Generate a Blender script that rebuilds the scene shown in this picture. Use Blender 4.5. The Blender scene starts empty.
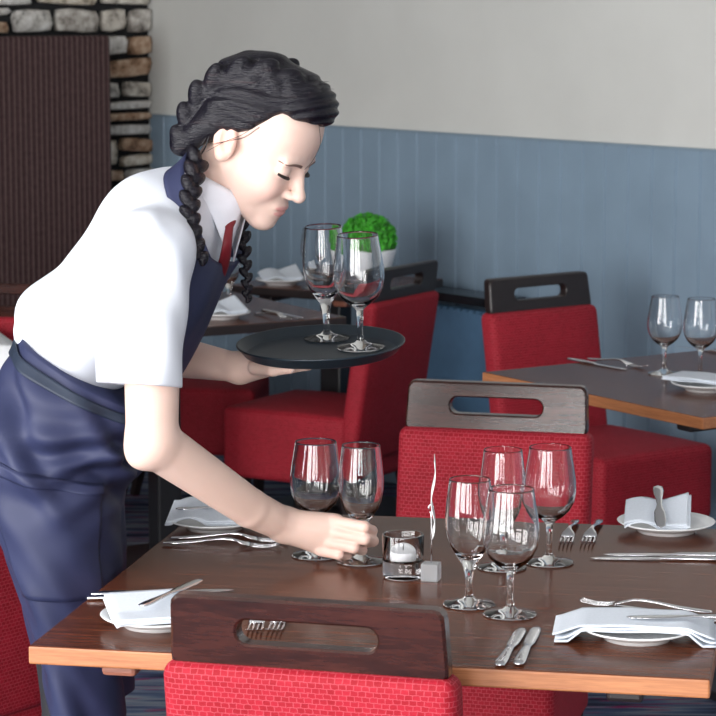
import bpy, bmesh, math, random
import numpy as np
from mathutils import Vector, Matrix
random.seed(7); np.random.seed(7)
C = bpy.context.scene.collection
SC = bpy.context.scene
PI = math.pi

# ------------------------------------------------------------------ camera
CAM_H = 1.625; F_PX = 2500.0; PITCH = math.atan(358 / F_PX)
cam_d = bpy.data.cameras.new('camera'); cam = bpy.data.objects.new('camera', cam_d); C.objects.link(cam)
cam.location = (0, 0, CAM_H); cam.rotation_euler = (PI/2 - PITCH, 0, 0)
cam_d.sensor_width = 36; cam_d.lens = 36 * F_PX / 716
cam_d.dof.use_dof = True; cam_d.dof.focus_distance = 3.75; cam_d.dof.aperture_fstop = 17
cam_d.clip_end = 100
SC.camera = cam
SC.view_settings.view_transform = 'Standard'; SC.view_settings.look = 'None'
SC.view_settings.gamma = 1.0; SC.view_settings.use_curve_mapping = False
SC.view_settings.exposure = 0.0
SC.cycles.transparent_max_bounces = 48; SC.cycles.max_bounces = 16; SC.cycles.transmission_bounces = 16

# ------------------------------------------------------------------ room axes
P0 = np.array([-.78, 9.505]); U = np.array([.6252, -.7805]); N = np.array([-.7805, -.6252])
ROOM_S = 12.0; ROOM_T = 6.6; ROOM_Z = 2.75
def room(s, t, z):
    q = P0 + U * s + N * t
    return (float(q[0]), float(q[1]), z)

# ------------------------------------------------------------------ world and daylight
w = bpy.data.worlds.new('world'); SC.world = w; w.use_nodes = True
bg = w.node_tree.nodes['Background']; bg.inputs[0].default_value = (.80, .90, 1.0, 1); bg.inputs[1].default_value = 1.2
WINDOWS = [(3.3, 5.0), (5.4, 7.1), (7.5, 9.2), (9.6, 11.3)]
for i, (s0, s1) in enumerate(WINDOWS):
    ld = bpy.data.lights.new('window_daylight', 'AREA'); ld.shape = 'RECTANGLE'
    ld.size = s1 - s0; ld.size_y = 2.3; ld.energy = 190; ld.color = (1.0, .985, .97)
    lo = bpy.data.objects.new('window_daylight', ld); C.objects.link(lo)
    lo.location = room((s0 + s1) / 2, ROOM_T + .25, 1.42)
    d = Vector((-N[0], -N[1], -.12)).normalized()
    lo.rotation_euler = d.to_track_quat('-Z', 'Y').to_euler()

# ------------------------------------------------------------------ helpers
def at(px, py, Y):
    x = (px - 358) / F_PX; u = (358 - py) / F_PX
    cp, sp = math.cos(PITCH), math.sin(PITCH)
    d = np.array([x, cp + u * sp, -sp + u * cp])
    return np.array([0, 0, CAM_H]) + d * (Y / d[1])
def atz(px, py, z):
    x = (px - 358) / F_PX; u = (358 - py) / F_PX
    cp, sp = math.cos(PITCH), math.sin(PITCH)
    d = np.array([x, cp + u * sp, -sp + u * cp])
    return np.array([0, 0, CAM_H]) + d * ((z - CAM_H) / d[2])

class NT:
    def __init__(s, name):
        s.m = bpy.data.materials.new(name); s.m.use_nodes = True
        s.t = s.m.node_tree; s.b = s.t.nodes['Principled BSDF']
    def n(s, typ, **kw):
        nd = s.t.nodes.new(typ)
        for k, v in kw.items(): setattr(nd, k, v)
        return nd
    def l(s, a, b): s.t.links.new(a, b)
    def coord(s, out='Object', scale=(1, 1, 1), rot=(0, 0, 0)):
        tc = s.n('ShaderNodeTexCoord'); mp = s.n('ShaderNodeMapping')
        mp.inputs['Scale'].default_value = scale; mp.inputs['Rotation'].default_value = rot
        s.l(tc.outputs[out], mp.inputs[0]); return mp.outputs[0]
    def noise(s, co, scale, detail=3, rough=.5):
        n = s.n('ShaderNodeTexNoise'); n.inputs['Scale'].default_value = scale
        n.inputs['Detail'].default_value = detail; n.inputs['Roughness'].default_value = rough
        s.l(co, n.inputs['Vector']); return n.outputs['Fac']
    def ramp(s, fac, stops):
        r = s.n('ShaderNodeValToRGB'); e = r.color_ramp.elements
        while len(e) < len(stops): e.new(.5)
        for el, (p, c) in zip(e, stops): el.position = p; el.color = (*c, 1)
        s.l(fac, r.inputs[0]); return r.outputs[0]
    def mix(s, fac, a, b, mode='MIX'):
        m = s.n('ShaderNodeMix', data_type='RGBA', blend_type=mode)
        for inp, v in ((0, fac), (6, a), (7, b)):
            if hasattr(v, 'is_linked'): s.l(v, m.inputs[inp])
            else: m.inputs[inp].default_value = v if inp == 0 else (*v, 1)
        return m.outputs[2]
    def bump(s, h, strength=.3, dist=.002):
        b = s.n('ShaderNodeBump'); b.inputs['Strength'].default_value = strength; b.inputs['Distance'].default_value = dist
        s.l(h, b.inputs['Height']); s.l(b.outputs[0], s.b.inputs['Normal'])
    def set(s, **kw):
        for k, v in kw.items():
            k = k.replace('_', ' ')
            i = s.b.inputs[k]
            if hasattr(v, 'is_linked'): s.l(v, i)
            else: i.default_value = (*v, 1) if isinstance(v, tuple) and i.type == 'RGBA' else v
        return s

def simple(name, col, rough=.5, metal=0., var=.12, nscale=30, **kw):
    t = NT(name); co = t.coord()
    f = t.noise(co, nscale, 4)
    c = t.ramp(f, [(.3, tuple(x * (1 - var) for x in col)), (.7, tuple(min(1, x * (1 + var)) for x in col))])
    t.set(Base_Color=c, Roughness=rough, Metallic=metal, **kw); return t.m

def wood(name, c0, c1, rough, scale=(3, 40, 40), coat=0., spec=.5, ior=1.5):
    t = NT(name); co = t.coord(scale=scale)
    f = t.noise(co, 1.6, 6, .6)
    co2 = t.coord(scale=tuple(x * 6 for x in scale)); f2 = t.noise(co2, 1.5, 3)
    c = t.ramp(f, [(.32, c0), (.68, c1)])
    c = t.mix(.25, c, t.ramp(f2, [(.35, tuple(x * .45 for x in c0)), (.65, c1)]))
    t.set(Base_Color=c, Roughness=rough, Coat_Weight=coat, Coat_Roughness=.22, Specular_IOR_Level=spec, IOR=ior)
    t.bump(f2, .05, .001); return t.m

def weave(name, ca, cb, mortar, bw=.0104, rh=.0074):
    t = NT(name); tc = t.n('ShaderNodeTexCoord')
    br = t.n('ShaderNodeTexBrick'); br.offset = .5
    nz = t.n('ShaderNodeTexNoise'); nz.inputs['Scale'].default_value = 160; nz.inputs['Detail'].default_value = 1; t.l(tc.outputs['UV'], nz.inputs['Vector'])
    vm = t.n('ShaderNodeVectorMath', operation='MULTIPLY_ADD'); vm.inputs[1].default_value = (.0034, .0026, 0)
    t.l(nz.outputs['Color'], vm.inputs[0]); t.l(tc.outputs['UV'], vm.inputs[2]); t.l(vm.outputs[0], br.inputs['Vector'])
    br.inputs['Scale'].default_value = 1; br.inputs['Brick Width'].default_value = bw; br.inputs['Row Height'].default_value = rh
    br.inputs['Mortar Size'].default_value = .0009; br.inputs['Mortar Smooth'].default_value = .8; br.inputs['Bias'].default_value = 0
    br.inputs['Color1'].default_value = (*ca, 1); br.inputs['Color2'].default_value = (*cb, 1); br.inputs['Mortar'].default_value = (*mortar, 1)
    f = t.noise(t.coord(), 9, 4)
    c = t.mix(.35, br.outputs['Color'], t.ramp(f, [(.3, tuple(x * .6 for x in cb)), (.7, cb)]), 'MIX')
    t.set(Base_Color=c, Roughness=.72, Sheen_Weight=.0, Specular_IOR_Level=.25)
    inv = t.n('ShaderNodeMath', operation='SUBTRACT'); inv.inputs[0].default_value = 1; t.l(br.outputs['Fac'], inv.inputs[1])
    t.bump(br.outputs['Fac'], .35, .0012); return t.m

def thin_glass(name, tint=(.985, .99, .99)):
    """blown glass wall: mirrors by Fresnel on the side facing the ray, otherwise passes straight through"""
    t = NT(name); tr = t.n('ShaderNodeBsdfTransparent'); tr.inputs[0].default_value = (*tint, 1)
    gl = t.n('ShaderNodeBsdfGlossy'); gl.inputs['Roughness'].default_value = .012; gl.inputs[0].default_value = (1, 1, 1, 1)
    fr = t.n('ShaderNodeFresnel'); fr.inputs['IOR'].default_value = 1.55
    ge = t.n('ShaderNodeNewGeometry'); iv = t.n('ShaderNodeMath', operation='SUBTRACT'); iv.inputs[0].default_value = 1; t.l(ge.outputs['Backfacing'], iv.inputs[1])
    mu = t.n('ShaderNodeMath', operation='MULTIPLY'); t.l(fr.outputs[0], mu.inputs[0]); t.l(iv.outputs[0], mu.inputs[1])
    m2 = t.n('ShaderNodeMixShader'); t.l(mu.outputs[0], m2.inputs[0]); t.l(tr.outputs[0], m2.inputs[1]); t.l(gl.outputs[0], m2.inputs[2])
    t.l(m2.outputs[0], t.t.nodes['Material Output'].inputs[0]); return t.m
def solid_glass(name, tint=(1, 1, 1), rough=0.):
    t = NT(name); t.set(Base_Color=tint, Roughness=rough, IOR=1.47, Transmission_Weight=1.0); return t.m

M = {}
M['red'] = weave('red woven fabric', (.37, .010, .026), (.26, .004, .012), (.50, .075, .10))
M['red_plain'] = M['red']
M['rail'] = wood('dark stained wood', (.013, .004, .003), (.055, .015, .010), .24, (4, 30, 30), .15)
M['table_top'] = wood('brown stained table wood', (.066, .018, .009), (.150, .046, .021), .2, (3, 45, 45), 0., .5, 1.17)
M['table_edge'] = wood('light wood lipping', (.27, .090, .032), (.45, .180, .072), .4, (3, 30, 60))
M['dark_metal'] = simple('black painted metal', (.012, .012, .014), .4)
M['dark_wood'] = simple('black and shaded wood', (.016, .010, .010), .4)  # black wood parts; also stands for shade on far rails and a table edge
M['lit_bearer'] = wood('bearer wood toned as lit', (.20, .07, .045), (.34, .13, .08), .45)  # dark bearer wood with the light on its end put into the colour
M['glass'] = solid_glass('clear thin glass'); M['stem'] = solid_glass('clear solid glass')
M['thick_glass'] = solid_glass('thick clear glass', (.97, .98, 1))
M['acrylic'] = simple('frosted acrylic', (.88, .90, .93), .3, 0, .02, 30, Transmission_Weight=.8)
M['steel'] = simple('polished steel', (.78, .78, .80), .13, 1., .03)
M['china'] = simple('white glazed china', (.82, .83, .84), .18, 0, .02)
M['napkin'] = simple('pale blue grey napkin cloth', (.66, .71, .78), .85, 0, .04, 300)
M['tray'] = simple('black non slip rubber', (.008, .017, .026), .42, 0, .2, 400)
M['wax'] = simple('white wax', (.85, .85, .85), .5, 0, .02)
M['paper'] = simple('white card', (.85, .85, .86), .6, 0, .03)
M['moss'] = simple('bright green leaf', (.035, .30, .012), .6, 0, .5, 60)
M['pot'] = simple('white ceramic', (.75, .77, .8), .3, 0, .02)
M['black_gloss'] = simple('black gloss', (.012, .014, .018), .25)
M['blue_panel'] = simple('grey blue painted board', (.215, .298, .382), .45, 0, .05, 6)
M['joint'] = simple('groove paint', (.20, .27, .33), .6, 0, .05)
M['cream'] = simple('pale grey cream plaster', (.60, .605, .58), .8, 0, .03, 4)
M['far_wall'] = simple('taupe wall paint', (.30, .29, .28), .8, 0, .03, 4)
M['ceiling'] = simple('white ceiling paint', (.58, .58, .57), .85, 0, .02)
M['mortar'] = simple('dark mortar', (.012, .013, .015), .95, 0, .4, 40)
M['radiator'] = simple('blue painted radiator', (.10, .20, .33), .35, 0, .05)
M['linen'] = simple('white table linen', (.85, .86, .88), .8, 0, .02)
M['frame_white'] = simple('white window frame', (.75, .75, .75), .4, 0, .02)

def tag(o, label=None, cat=None, group=None, kind=None):
    if label: o['label'] = label
    if cat: o['category'] = cat
    if group: o['group'] = group
    if kind: o['kind'] = kind
    return o
def link(name, me, mat=None, parent=None, smooth=True):
    o = bpy.data.objects.new(name, me); C.objects.link(o)
    if mat:
        for x in (mat if isinstance(mat, list) else [mat]): me.materials.append(x)
    if parent is not None: o.parent = parent
    if smooth: me.polygons.foreach_set('use_smooth', [True] * len(me.polygons))
    return o
def empty(name, loc=(0, 0, 0), rz=0, label=None, cat=None, group=None):
    o = bpy.data.objects.new(name, None); C.objects.link(o); o.location = loc; o.rotation_euler = (0, 0, rz)
    o.empty_display_size = .05
    return tag(o, label, cat, group)
def copy_tree(o, parent=None):
    c = o.copy(); C.objects.link(c); c.parent = parent
    for ch in list(o.children): copy_tree(ch, c)
    return c
def pyd(v, f):
    me = bpy.data.meshes.new('mesh'); me.from_pydata([tuple(map(float, x)) for x in v], [], [tuple(map(int, x)) for x in f]); me.update(); return me
FLIP = []
def fixn(me):
    bm = bmesh.new(); bm.from_mesh(me); bmesh.ops.recalc_face_normals(bm, faces=bm.faces)
    if bm.calc_volume(signed=True) < 0:
        bmesh.ops.reverse_faces(bm, faces=bm.faces); FLIP.append(1)
    bm.to_mesh(me); bm.free(); return me
def box_bm(bm, c, size, rot=None, bev=0, seg=2):
    r = bmesh.ops.create_cube(bm, size=1)
    vs = r['verts']
    m = Matrix.Translation(c) @ (rot.to_4x4() if rot is not None else Matrix()) @ Matrix.Diagonal((*size, 1))
    bmesh.ops.transform(bm, matrix=m, verts=vs)
    if bev:
        es = list({e for v in vs for e in v.link_edges})
        bmesh.ops.bevel(bm, geom=es, offset=bev, segments=seg, affect='EDGES', profile=.5)
def bm_mesh(bm):
    me = bpy.data.meshes.new('mesh'); bm.to_mesh(me); bm.free(); return me
def box(name, c, size, mat, parent=None, bev=.002, rot=None, seg=2, smooth=False):
    bm = bmesh.new(); box_bm(bm, c, size, rot, bev, seg)
    return link(name, bm_mesh(bm), mat, parent, smooth)
def lathe_me(prof, seg=40):
    v, f = [], []
    rows = []
    for r, z in prof:
        if r < 1e-6: rows.append([len(v)]); v.append((0, 0, z))
        else:
            rows.append(list(range(len(v), len(v) + seg)))
            v += [(r * math.cos(2*PI*k/seg), r * math.sin(2*PI*k/seg), z) for k in range(seg)]
    for a, b in zip(rows[:-1], rows[1:]):
        for k in range(seg):
            k2 = (k + 1) % seg
            if len(a) == 1 and len(b) == 1: continue
            if len(a) == 1: f.append((a[0], b[k2], b[k]))
            elif len(b) == 1: f.append((a[k], a[k2], b[0]))
            else: f.append((a[k], a[k2], b[k2], b[k]))
    return fixn(pyd(v, f))
def tube_me(pts, rad, seg=10, squash=1.0):
    pts = [Vector(p) for p in pts]; n = len(pts)
    if not hasattr(rad, '__len__'): rad = [rad] * n
    v, f = [], []
    t0 = (pts[1] - pts[0]).normalized(); ref = Vector((0, 0, 1)) if abs(t0.z) < .9 else Vector((1, 0, 0))
    a = t0.cross(ref).normalized()
    for i, p in enumerate(pts):
        t = (pts[min(i+1, n-1)] - pts[max(i-1, 0)]).normalized()
        a = (a - t * a.dot(t)).normalized(); b = t.cross(a)
        v += [p + (a * math.cos(2*PI*k/seg) + b * math.sin(2*PI*k/seg) * squash) * rad[i] for k in range(seg)]
    for i in range(n - 1):
        for k in range(seg):
            k2 = (k + 1) % seg
            f.append((i*seg+k, i*seg+k2, (i+1)*seg+k2, (i+1)*seg+k))
    f.append(tuple(range(seg))[::-1]); f.append(tuple(range((n-1)*seg, n*seg)))
    return fixn(pyd(v, f))
def join_me(ms):
    bm = bmesh.new()
    for m in ms: bm.from_mesh(m)
    return bm_mesh(bm)
def catmull(P, n):
    P = np.array(P, float); P = np.vstack([2*P[0]-P[1], P, 2*P[-1]-P[-2]]); out = []
    m = len(P) - 3
    for i in range(n):
        x = i / (n - 1) * m; k = min(int(x), m - 1); t = x - k
        a, b, c, d = P[k:k+4]
        out.append(.5*((2*b)+(-a+c)*t+(2*a-5*b+4*c-d)*t*t+(-a+3*b-3*c+d)*t**3))
    return np.array(out)
def sheet_me(grid, th):
    """closed thin sheet from a (rows, cols, 3) grid"""
    g = np.array(grid, float); R, K = g.shape[:2]
    du = np.gradient(g, axis=0); dv = np.gradient(g, axis=1)
    nn = np.cross(du, dv); nn /= np.linalg.norm(nn, axis=2, keepdims=True) + 1e-9
    top = (g + nn*th/2).reshape(-1, 3); bot = (g - nn*th/2).reshape(-1, 3); o = R*K
    f = []
    for i in range(R-1):
        for j in range(K-1):
            a, b, c, d = i*K+j, i*K+j+1, (i+1)*K+j+1, (i+1)*K+j
            f.append((a, b, c, d)); f.append((o+d, o+c, o+b, o+a))
    rim = [(0, j) for j in range(K)] + [(i, K-1) for i in range(1, R)] + [(R-1, j) for j in range(K-2, -1, -1)] + [(i, 0) for i in range(R-2, 0, -1)]
    ids = [i*K+j for i, j in rim]
    for a, b in zip(ids, ids[1:] + ids[:1]): f.append((a, b, o+b, o+a))
    return fixn(pyd(np.vstack([top, bot]), f))
def box_uv(me):
    uv = me.uv_layers.new(name='UVMap')
    for p in me.polygons:
        n = p.normal; ax = max(range(3), key=lambda k: abs(n[k]))
        for li in p.loop_indices:
            c = me.vertices[me.loops[li].vertex_index].co
            uv.data[li].uv = (c[1], c[2]) if ax == 0 else ((c[0], c[2]) if ax == 1 else (c[0], c[1]))
    return me

# ================================================================== SETTING
def quadslab(name, pts, mat, kind='structure', parent=None):
    """pts: 8 corners (bottom 4, top 4)"""
    f = [(0,1,2,3),(4,5,6,7),(0,1,5,4),(1,2,6,5),(2,3,7,6),(3,0,4,7)]
    o = link(name, fixn(pyd(pts, f)), mat, parent, False)
    if kind: o['kind'] = kind
    return o
def rbox(name, s0, s1, t0, t1, z0, z1, mat, kind='structure', parent=None):
    return quadslab(name, [room(s0,t0,z0),room(s1,t0,z0),room(s1,t1,z0),room(s0,t1,z0),room(s0,t0,z1),room(s1,t0,z1),room(s1,t1,z1),room(s0,t1,z1)], mat, kind, parent)

# carpet
t = NT('patterned carpet'); co = t.coord(scale=(1, 1, 1), rot=(0, 0, .5))
mpS = t.coord(scale=(1.2, 14, 1), rot=(0, 0, .35))
f1 = t.noise(mpS, 1.4, 3); f2 = t.noise(mpS, 4.5, 2); f3 = t.noise(co, 260, 2)
c = t.ramp(f1, [(.36, (.025, .028, .055)), (.46, (.085, .12, .20)), (.52, (.20, .22, .25)), (.58, (.06, .085, .16)), (.66, (.025, .025, .055))])
c = t.mix(t.ramp(f2, [(.60, (0, 0, 0)), (.66, (1, 1, 1))]), c, (.20, .02, .09))
t.set(Base_Color=c, Roughness=.95, Specular_IOR_Level=.1); t.bump(f3, .6, .004); M['carpet'] = t.m
rbox('floor', -.2, ROOM_S + .2, -.2, ROOM_T + .2, -.1, 0, M['carpet'])
rbox('ceiling', -.2, ROOM_S + .2, -.2, ROOM_T + .2, ROOM_Z, ROOM_Z + .1, M['ceiling'])
WZ = 1.19
wall_back = rbox('wall_back', -.2, ROOM_S + .2, -.2, 0, 0, ROOM_Z, M['cream'])
rbox('wall_right', ROOM_S, ROOM_S + .2, 0, ROOM_T, 0, ROOM_Z, M['far_wall'])
# window wall, pieces around the openings
Z0, Z1 = .25, 2.58
edges = [0] + [x for ab in WINDOWS for x in ab] + [ROOM_S]
bmw = []
wall_front = empty('wall_front'); wall_front['kind'] = 'structure'
rbox('wall_base', 0, ROOM_S, ROOM_T, ROOM_T + .2, 0, Z0, M['far_wall'], None, wall_front)
rbox('wall_head', 0, ROOM_S, ROOM_T, ROOM_T + .2, Z1, ROOM_Z, M['far_wall'], None, wall_front)
for a, b in zip(edges[::2], edges[1::2]): rbox('wall_pier', a, b, ROOM_T, ROOM_T + .2, Z0, Z1, M['far_wall'], None, wall_front)
for i, (a, b) in enumerate(WINDOWS):
    wn = empty('window_%d' % (i + 1)); wn['kind'] = 'structure'
    n_m = 3
    for k in range(n_m + 1):
        s = a + (b - a) * k / n_m
        rbox('mullion', s - .03, s + .03, ROOM_T + .06, ROOM_T + .12, Z0, Z1, M['frame_white'], None, wn)
    for z in (Z0, Z1):
        rbox('transom', a, b, ROOM_T + .065, ROOM_T + .115, z - .03, z + .03, M['frame_white'], None, wn)

# tongue and groove boards on the back wall, each its own board
BW = .0985
board_me = None
sb = .0; k = 0
while sb < 6.6:
    w_ = BW
    prof = [(0, 0), (.0012, .006), (.006, .013), (w_ - .007, .013), (w_ - .003, .0055), (w_, .0055), (w_, 0)]
    v = [room(x, y, z) for z in (0.10, WZ) for x, y in [(sb + a, b) for a, b in prof]]
    n_ = len(prof)
    f = [tuple(range(n_)), tuple(range(n_, 2*n_))] + [(i, (i+1) % n_, n_ + (i+1) % n_, n_ + i) for i in range(n_)]
    link('board', fixn(pyd(v, f)), M['blue_panel'], wall_back, False)
    sb += w_; k += 1
rbox('wainscot', sb, ROOM_S, 0, .012, 0.10, WZ, M['blue_panel'], None, wall_back)
tr = rbox('baseboard_back', 0, ROOM_S, 0, .022, 0, .12, M['blue_panel'])
tr = rbox('trim_1', 0, ROOM_S, 0, .016, WZ, WZ + .008, M['joint'])

# stone wall, every stone a piece
wall_left = rbox('wall_left', -.35, -.02, -.15, ROOM_T, 0, ROOM_Z, M['mortar'])
stone_mats = []
for i, (a, b) in enumerate([((.50, .43, .34), (.80, .76, .68)), ((.34, .31, .28), (.64, .62, .58)), ((.36, .22, .14), (.62, .48, .36)), ((.46, .42, .37), (.72, .69, .62)), ((.52, .50, .47), (.80, .79, .77))]):
    t = NT('field stone'); co = t.coord(); f = t.noise(co, 22, 6, .65); f2 = t.noise(co, 70, 4)
    c = t.ramp(f, [(.33, tuple(x * .35 for x in a)), (.45, a), (.65, b)])
    t.set(Base_Color=c, Roughness=.9, Specular_IOR_Level=.2); t.bump(f2, .5, .006); stone_mats.append(t.m)
def stone(t0, t1, z0, z1, mat, rnd):
    # rounded irregular block in wall frame: (depth, t, z)
    K = 12; v = []; f = []
    ct, cz, ht, hz = (t0+t1)/2, (z0+z1)/2, (t1-t0)/2, (z1-z0)/2
    jit = [rnd.uniform(.88, 1.0) for _ in range(K)]; tw = rnd.uniform(-.09, .09)
    d0 = rnd.uniform(.012, .035)
    for ring, (sc, dp) in enumerate([(.97, -.02), (1.0, d0*.4), (.93, d0*.8), (.70, d0)]):
        for k in range(K):
            a = 2*PI*(k+.5)/K; ca, sa = math.cos(a), math.sin(a)
            m = (abs(ca)**7 + abs(sa)**7) ** (-1/7)
            x = ca*m*ht*sc*jit[k]; y = sa*m*hz*sc*jit[k]
            y += x*tw
            q = room(dp, ct + x, cz + y); v.append(q)
    for r in range(3):
        for k in range(K): f.append((r*K+k, r*K+(k+1) % K, (r+1)*K+(k+1) % K, (r+1)*K+k))
    f.append(tuple(range(3*K, 4*K)))
    o = link('stone', fixn(pyd(v, f)), mat, wall_left, True)
    return o
rnd = random.Random(3); z = .55; cnt = 0
while z < ROOM_Z - .02:
    hh = rnd.choice([.055, .07, .085, .10, .115, .075]); tt = rnd.uniform(-.012, 0) ; first = True
    while tt < 1.15:
        ww = rnd.uniform(.13, .30) if hh < .08 else rnd.uniform(.11, .24)
        g = rnd.uniform(.010, .018)
        if hh > .08 and rnd.random() < .3:
            hm = hh * rnd.uniform(.4, .6)
            stone(tt + g/2, tt + ww - g/2, z + g/2, z + hm - g/2, rnd.choice(stone_mats), rnd)
            stone(tt + g/2, tt + ww - g/2, z + hm + g/2, z + hh - g/2, rnd.choice(stone_mats), rnd); cnt += 2
        else:
            stone(tt + g/2, tt + ww - g/2, z + g/2, z + hh - g/2, rnd.choice(stone_mats), rnd); cnt += 1
        tt += ww
    z += hh
print('stones', cnt)

# brown ribbed screen before the stone wall
t = NT('brown ribbed upholstery'); tc = t.coord(scale=(1, 1, 1))
wv = t.n('ShaderNodeTexWave', wave_type='BANDS', bands_direction='X'); wv.inputs['Scale'].default_value = 14.5; wv.inputs['Distortion'].default_value = 0
t.l(tc, wv.inputs['Vector'])
c = t.ramp(wv.outputs['Fac'], [(.55, (.035, .008, .010)), (.9, (.125, .080, .074))])
c = t.mix(.35, c, t.ramp(t.noise(tc, 60, 3), [(.3, (.02, .008, .008)), (.7, (.09, .05, .05))]))
t.set(Base_Color=c, Roughness=.8); t.bump(wv.outputs['Fac'], .5, .004); M['screen'] = t.m
c_scr = at(107, 140, 9.02)
scr_rot = math.atan2(-N[1], -N[0])
scr = empty('partition_screen', (c_scr[0], c_scr[1], 0), scr_rot, 'tall dark brown ribbed screen standing in front of the stone wall', 'screen')
box('panel', (-.75, 0, .765), (1.50, .07, 1.47), M['screen'], scr, .012)
box('plinth', (-.75, 0, .015), (1.46, .06, .03), M['dark_wood'], scr, .003)

# ================================================================== CHAIRS
def rail_me(w, z0, z1, th, slot_w, slot_h, slot_zc):
    """top rail with rounded corners and a stadium slot; local y thickness"""
    hw, hh, zc = w/2, (z1-z0)/2, (z0+z1)/2
    K = 112
    def rrect(hx, hz, cz, r, tap=0.):
        """rounded rectangle sampled by even arc length from the right middle, counter-clockwise"""
        P = []
        for (cx, cy, a0) in ((hx-r, hz-r, 0), (-hx+r, hz-r, PI/2), (-hx+r, -hz+r, PI), (hx-r, -hz+r, 3*PI/2)):
            for q in range(13): a = a0 + PI/2*q/12; P.append((cx + r*math.cos(a), cy + r*math.sin(a)))
        P = np.array([(hx, 0)] + P + [(hx, 0)]); L = np.r_[0, np.cumsum(np.linalg.norm(np.diff(P, axis=0), axis=1))]
        tt = np.linspace(0, L[-1], K, endpoint=False)
        x = np.interp(tt, L, P[:, 0]); y = np.interp(tt, L, P[:, 1])
        return [(a*(1 - tap*(b+hz)/(2*hz)), cz + b) for a, b in zip(x, y)]
    inner = rrect(slot_w/2, slot_h/2, slot_zc, slot_h/2 - .0005)
    inner2 = rrect(slot_w/2 + .003, slot_h/2 + .003, slot_zc, slot_h/2 + .0025)
    outer = rrect(hw, hh, zc, .013, .025); b = .004
    outer2 = rrect(hw - b, hh - b, zc, .011, .025)
    v, f = [], []
    def ring(pts, y):
        i0 = len(v); v.extend((x, y, z) for x, z in pts); return i0
    h = th/2
    seq = [ring(inner, -h+.003), ring(inner2, -h), ring(outer2, -h), ring(outer, -h+b), ring(outer, h-b), ring(outer2, h), ring(inner2, h), ring(inner, h-.003)]
    seq.append(seq[0])
    for a, c in zip(seq[:-1], seq[1:]):
        for k in range(K): f.append((a+k, a+(k+1) % K, c+(k+1) % K, c+k))
    me = fixn(pyd(v, f)); return me
RAIL_Z1 = .853; RAIL_Z0 = .752
def sheared(me, y0, z0, k):
    for vv in me.vertices: vv.co.y += y0 - k*(vv.co.z - z0)
    return me
def cushion_me(w, d, z0, z1, crown, r=.022):
    bm = bmesh.new(); box_bm(bm, (0, 0, (z0+z1)/2), (w, d, z1-z0), None, r, 4)
    bmesh.ops.subdivide_edges(bm, edges=[e for e in bm.edges if e.calc_length() > .1], cuts=5, use_grid_fill=True)
    for v in bm.verts:
        x = v.co.x/(w/2); y = v.co.y/(d/2)
        if v.co.z > (z0+z1)/2: v.co.z += crown*max(0, (1-x*x))*max(0, (1-y*y))
    return bm_mesh(bm)
REC = .16
def make_chair():
    root = empty('dining_chair')
    link('top_rail', sheared(rail_me(.378, RAIL_Z0, RAIL_Z1, .030, .192, .034, .806), -.20, .45, REC), M['rail'], root).data.set_sharp_from_angle(angle=.5)
    # upholstered back
    bm = bmesh.new(); box_bm(bm, (0, 0, .515), (.40, .062, .49), None, .02, 4)
    bmesh.ops.subdivide_edges(bm, edges=[e for e in bm.edges if e.calc_length() > .1], cuts=4, use_grid_fill=True)
    for v in bm.verts:
        if v.co.y > 0: v.co.y += .008*max(0, 1-(v.co.x/.2)**2)
    link('backrest', box_uv(sheared(bm_mesh(bm), -.20, .45, REC)), M['red'], root)
    me = cushion_me(.42, .43, .205, .418, .014)
    for v in me.vertices: v.co.y += .035
    link('seat', box_uv(me), M['red'], root)
    for sx in (-1, 1):
        for sy in (-1, 1):
            y = .215 if sy > 0 else -.15
            p = [(sx*.175, y - .02*(sy < 0)*k, .245 - .0816*k) for k in range(4)]
            me = tube_me([(sx*.178, y, .215), (sx*.178, y + (-.05 if sy < 0 else 0), .0)], [.024, .016], 4)
            link('leg', me, M['dark_wood'], root, False)
    return root
proto = make_chair()
first = [True]
def chair(rail_center, F, label, group='red dining chairs'):
    """rail_center: (x, y) of the rail's top edge; F: facing direction"""
    o = proto if first[0] else copy_tree(proto); first[0] = False
    F = np.array(F, float); F /= np.linalg.norm(F)
    yr = -.20 - REC*(RAIL_Z1 - .45)
    rz = math.atan2(-F[0], F[1])
    o.location = (rail_center[0] - F[0]*yr, rail_center[1] - F[1]*yr, 0); o.rotation_euler = (0, 0, rz)
    return tag(o, label, 'chair', group)
def shaded_rail(o):  # same wood as the other rails, shade put into its colour
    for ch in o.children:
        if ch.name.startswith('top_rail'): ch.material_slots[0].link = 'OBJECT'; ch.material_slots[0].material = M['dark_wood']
def perp(a, b, flip=1):
    d = np.array(b) - np.array(a); return np.array([-d[1], d[0]]) * flip
a, b = atz(167, 591, RAIL_Z1)[:2], atz(452, 609, RAIL_Z1)[:2]
chair((a+b)/2 + np.array([0, .0]), perp(a, b), 'red woven dining chair with dark brown slotted rail, its back hiding the table front edge')
a, b = atz(408, 379, RAIL_Z1)[:2], atz(590, 386, RAIL_Z1)[:2]
chair((a+b)/2, -perp(a, b), 'red woven dining chair behind the wine glasses, wood rail shining pale grey')
shaded_rail(chair(atz(536, 275, RAIL_Z1)[:2], (.60, -.80), 'red chair with rail coloured dark as in shade, drawn up to the table by the panelled wall'))
shaded_rail(chair(atz(405, 265, RAIL_Z1)[:2], (-.82, .48), 'red chair with rail coloured dark as in shade, behind the round tray, turned side-on to the wall'))
shaded_rail(chair((-.82, 7.97), (.97, -.08), 'red chair at the far dark table, its back hidden by the waitress'))
chair(atz(-8, 283, RAIL_Z1)[:2], (.15, .98), 'red chair with brown rail beside the white table, close to the ribbed screen')
chair((-.66, 4.52), (-.80, .60), 'shaded dark red chair standing behind the waitress at the square table')

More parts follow.
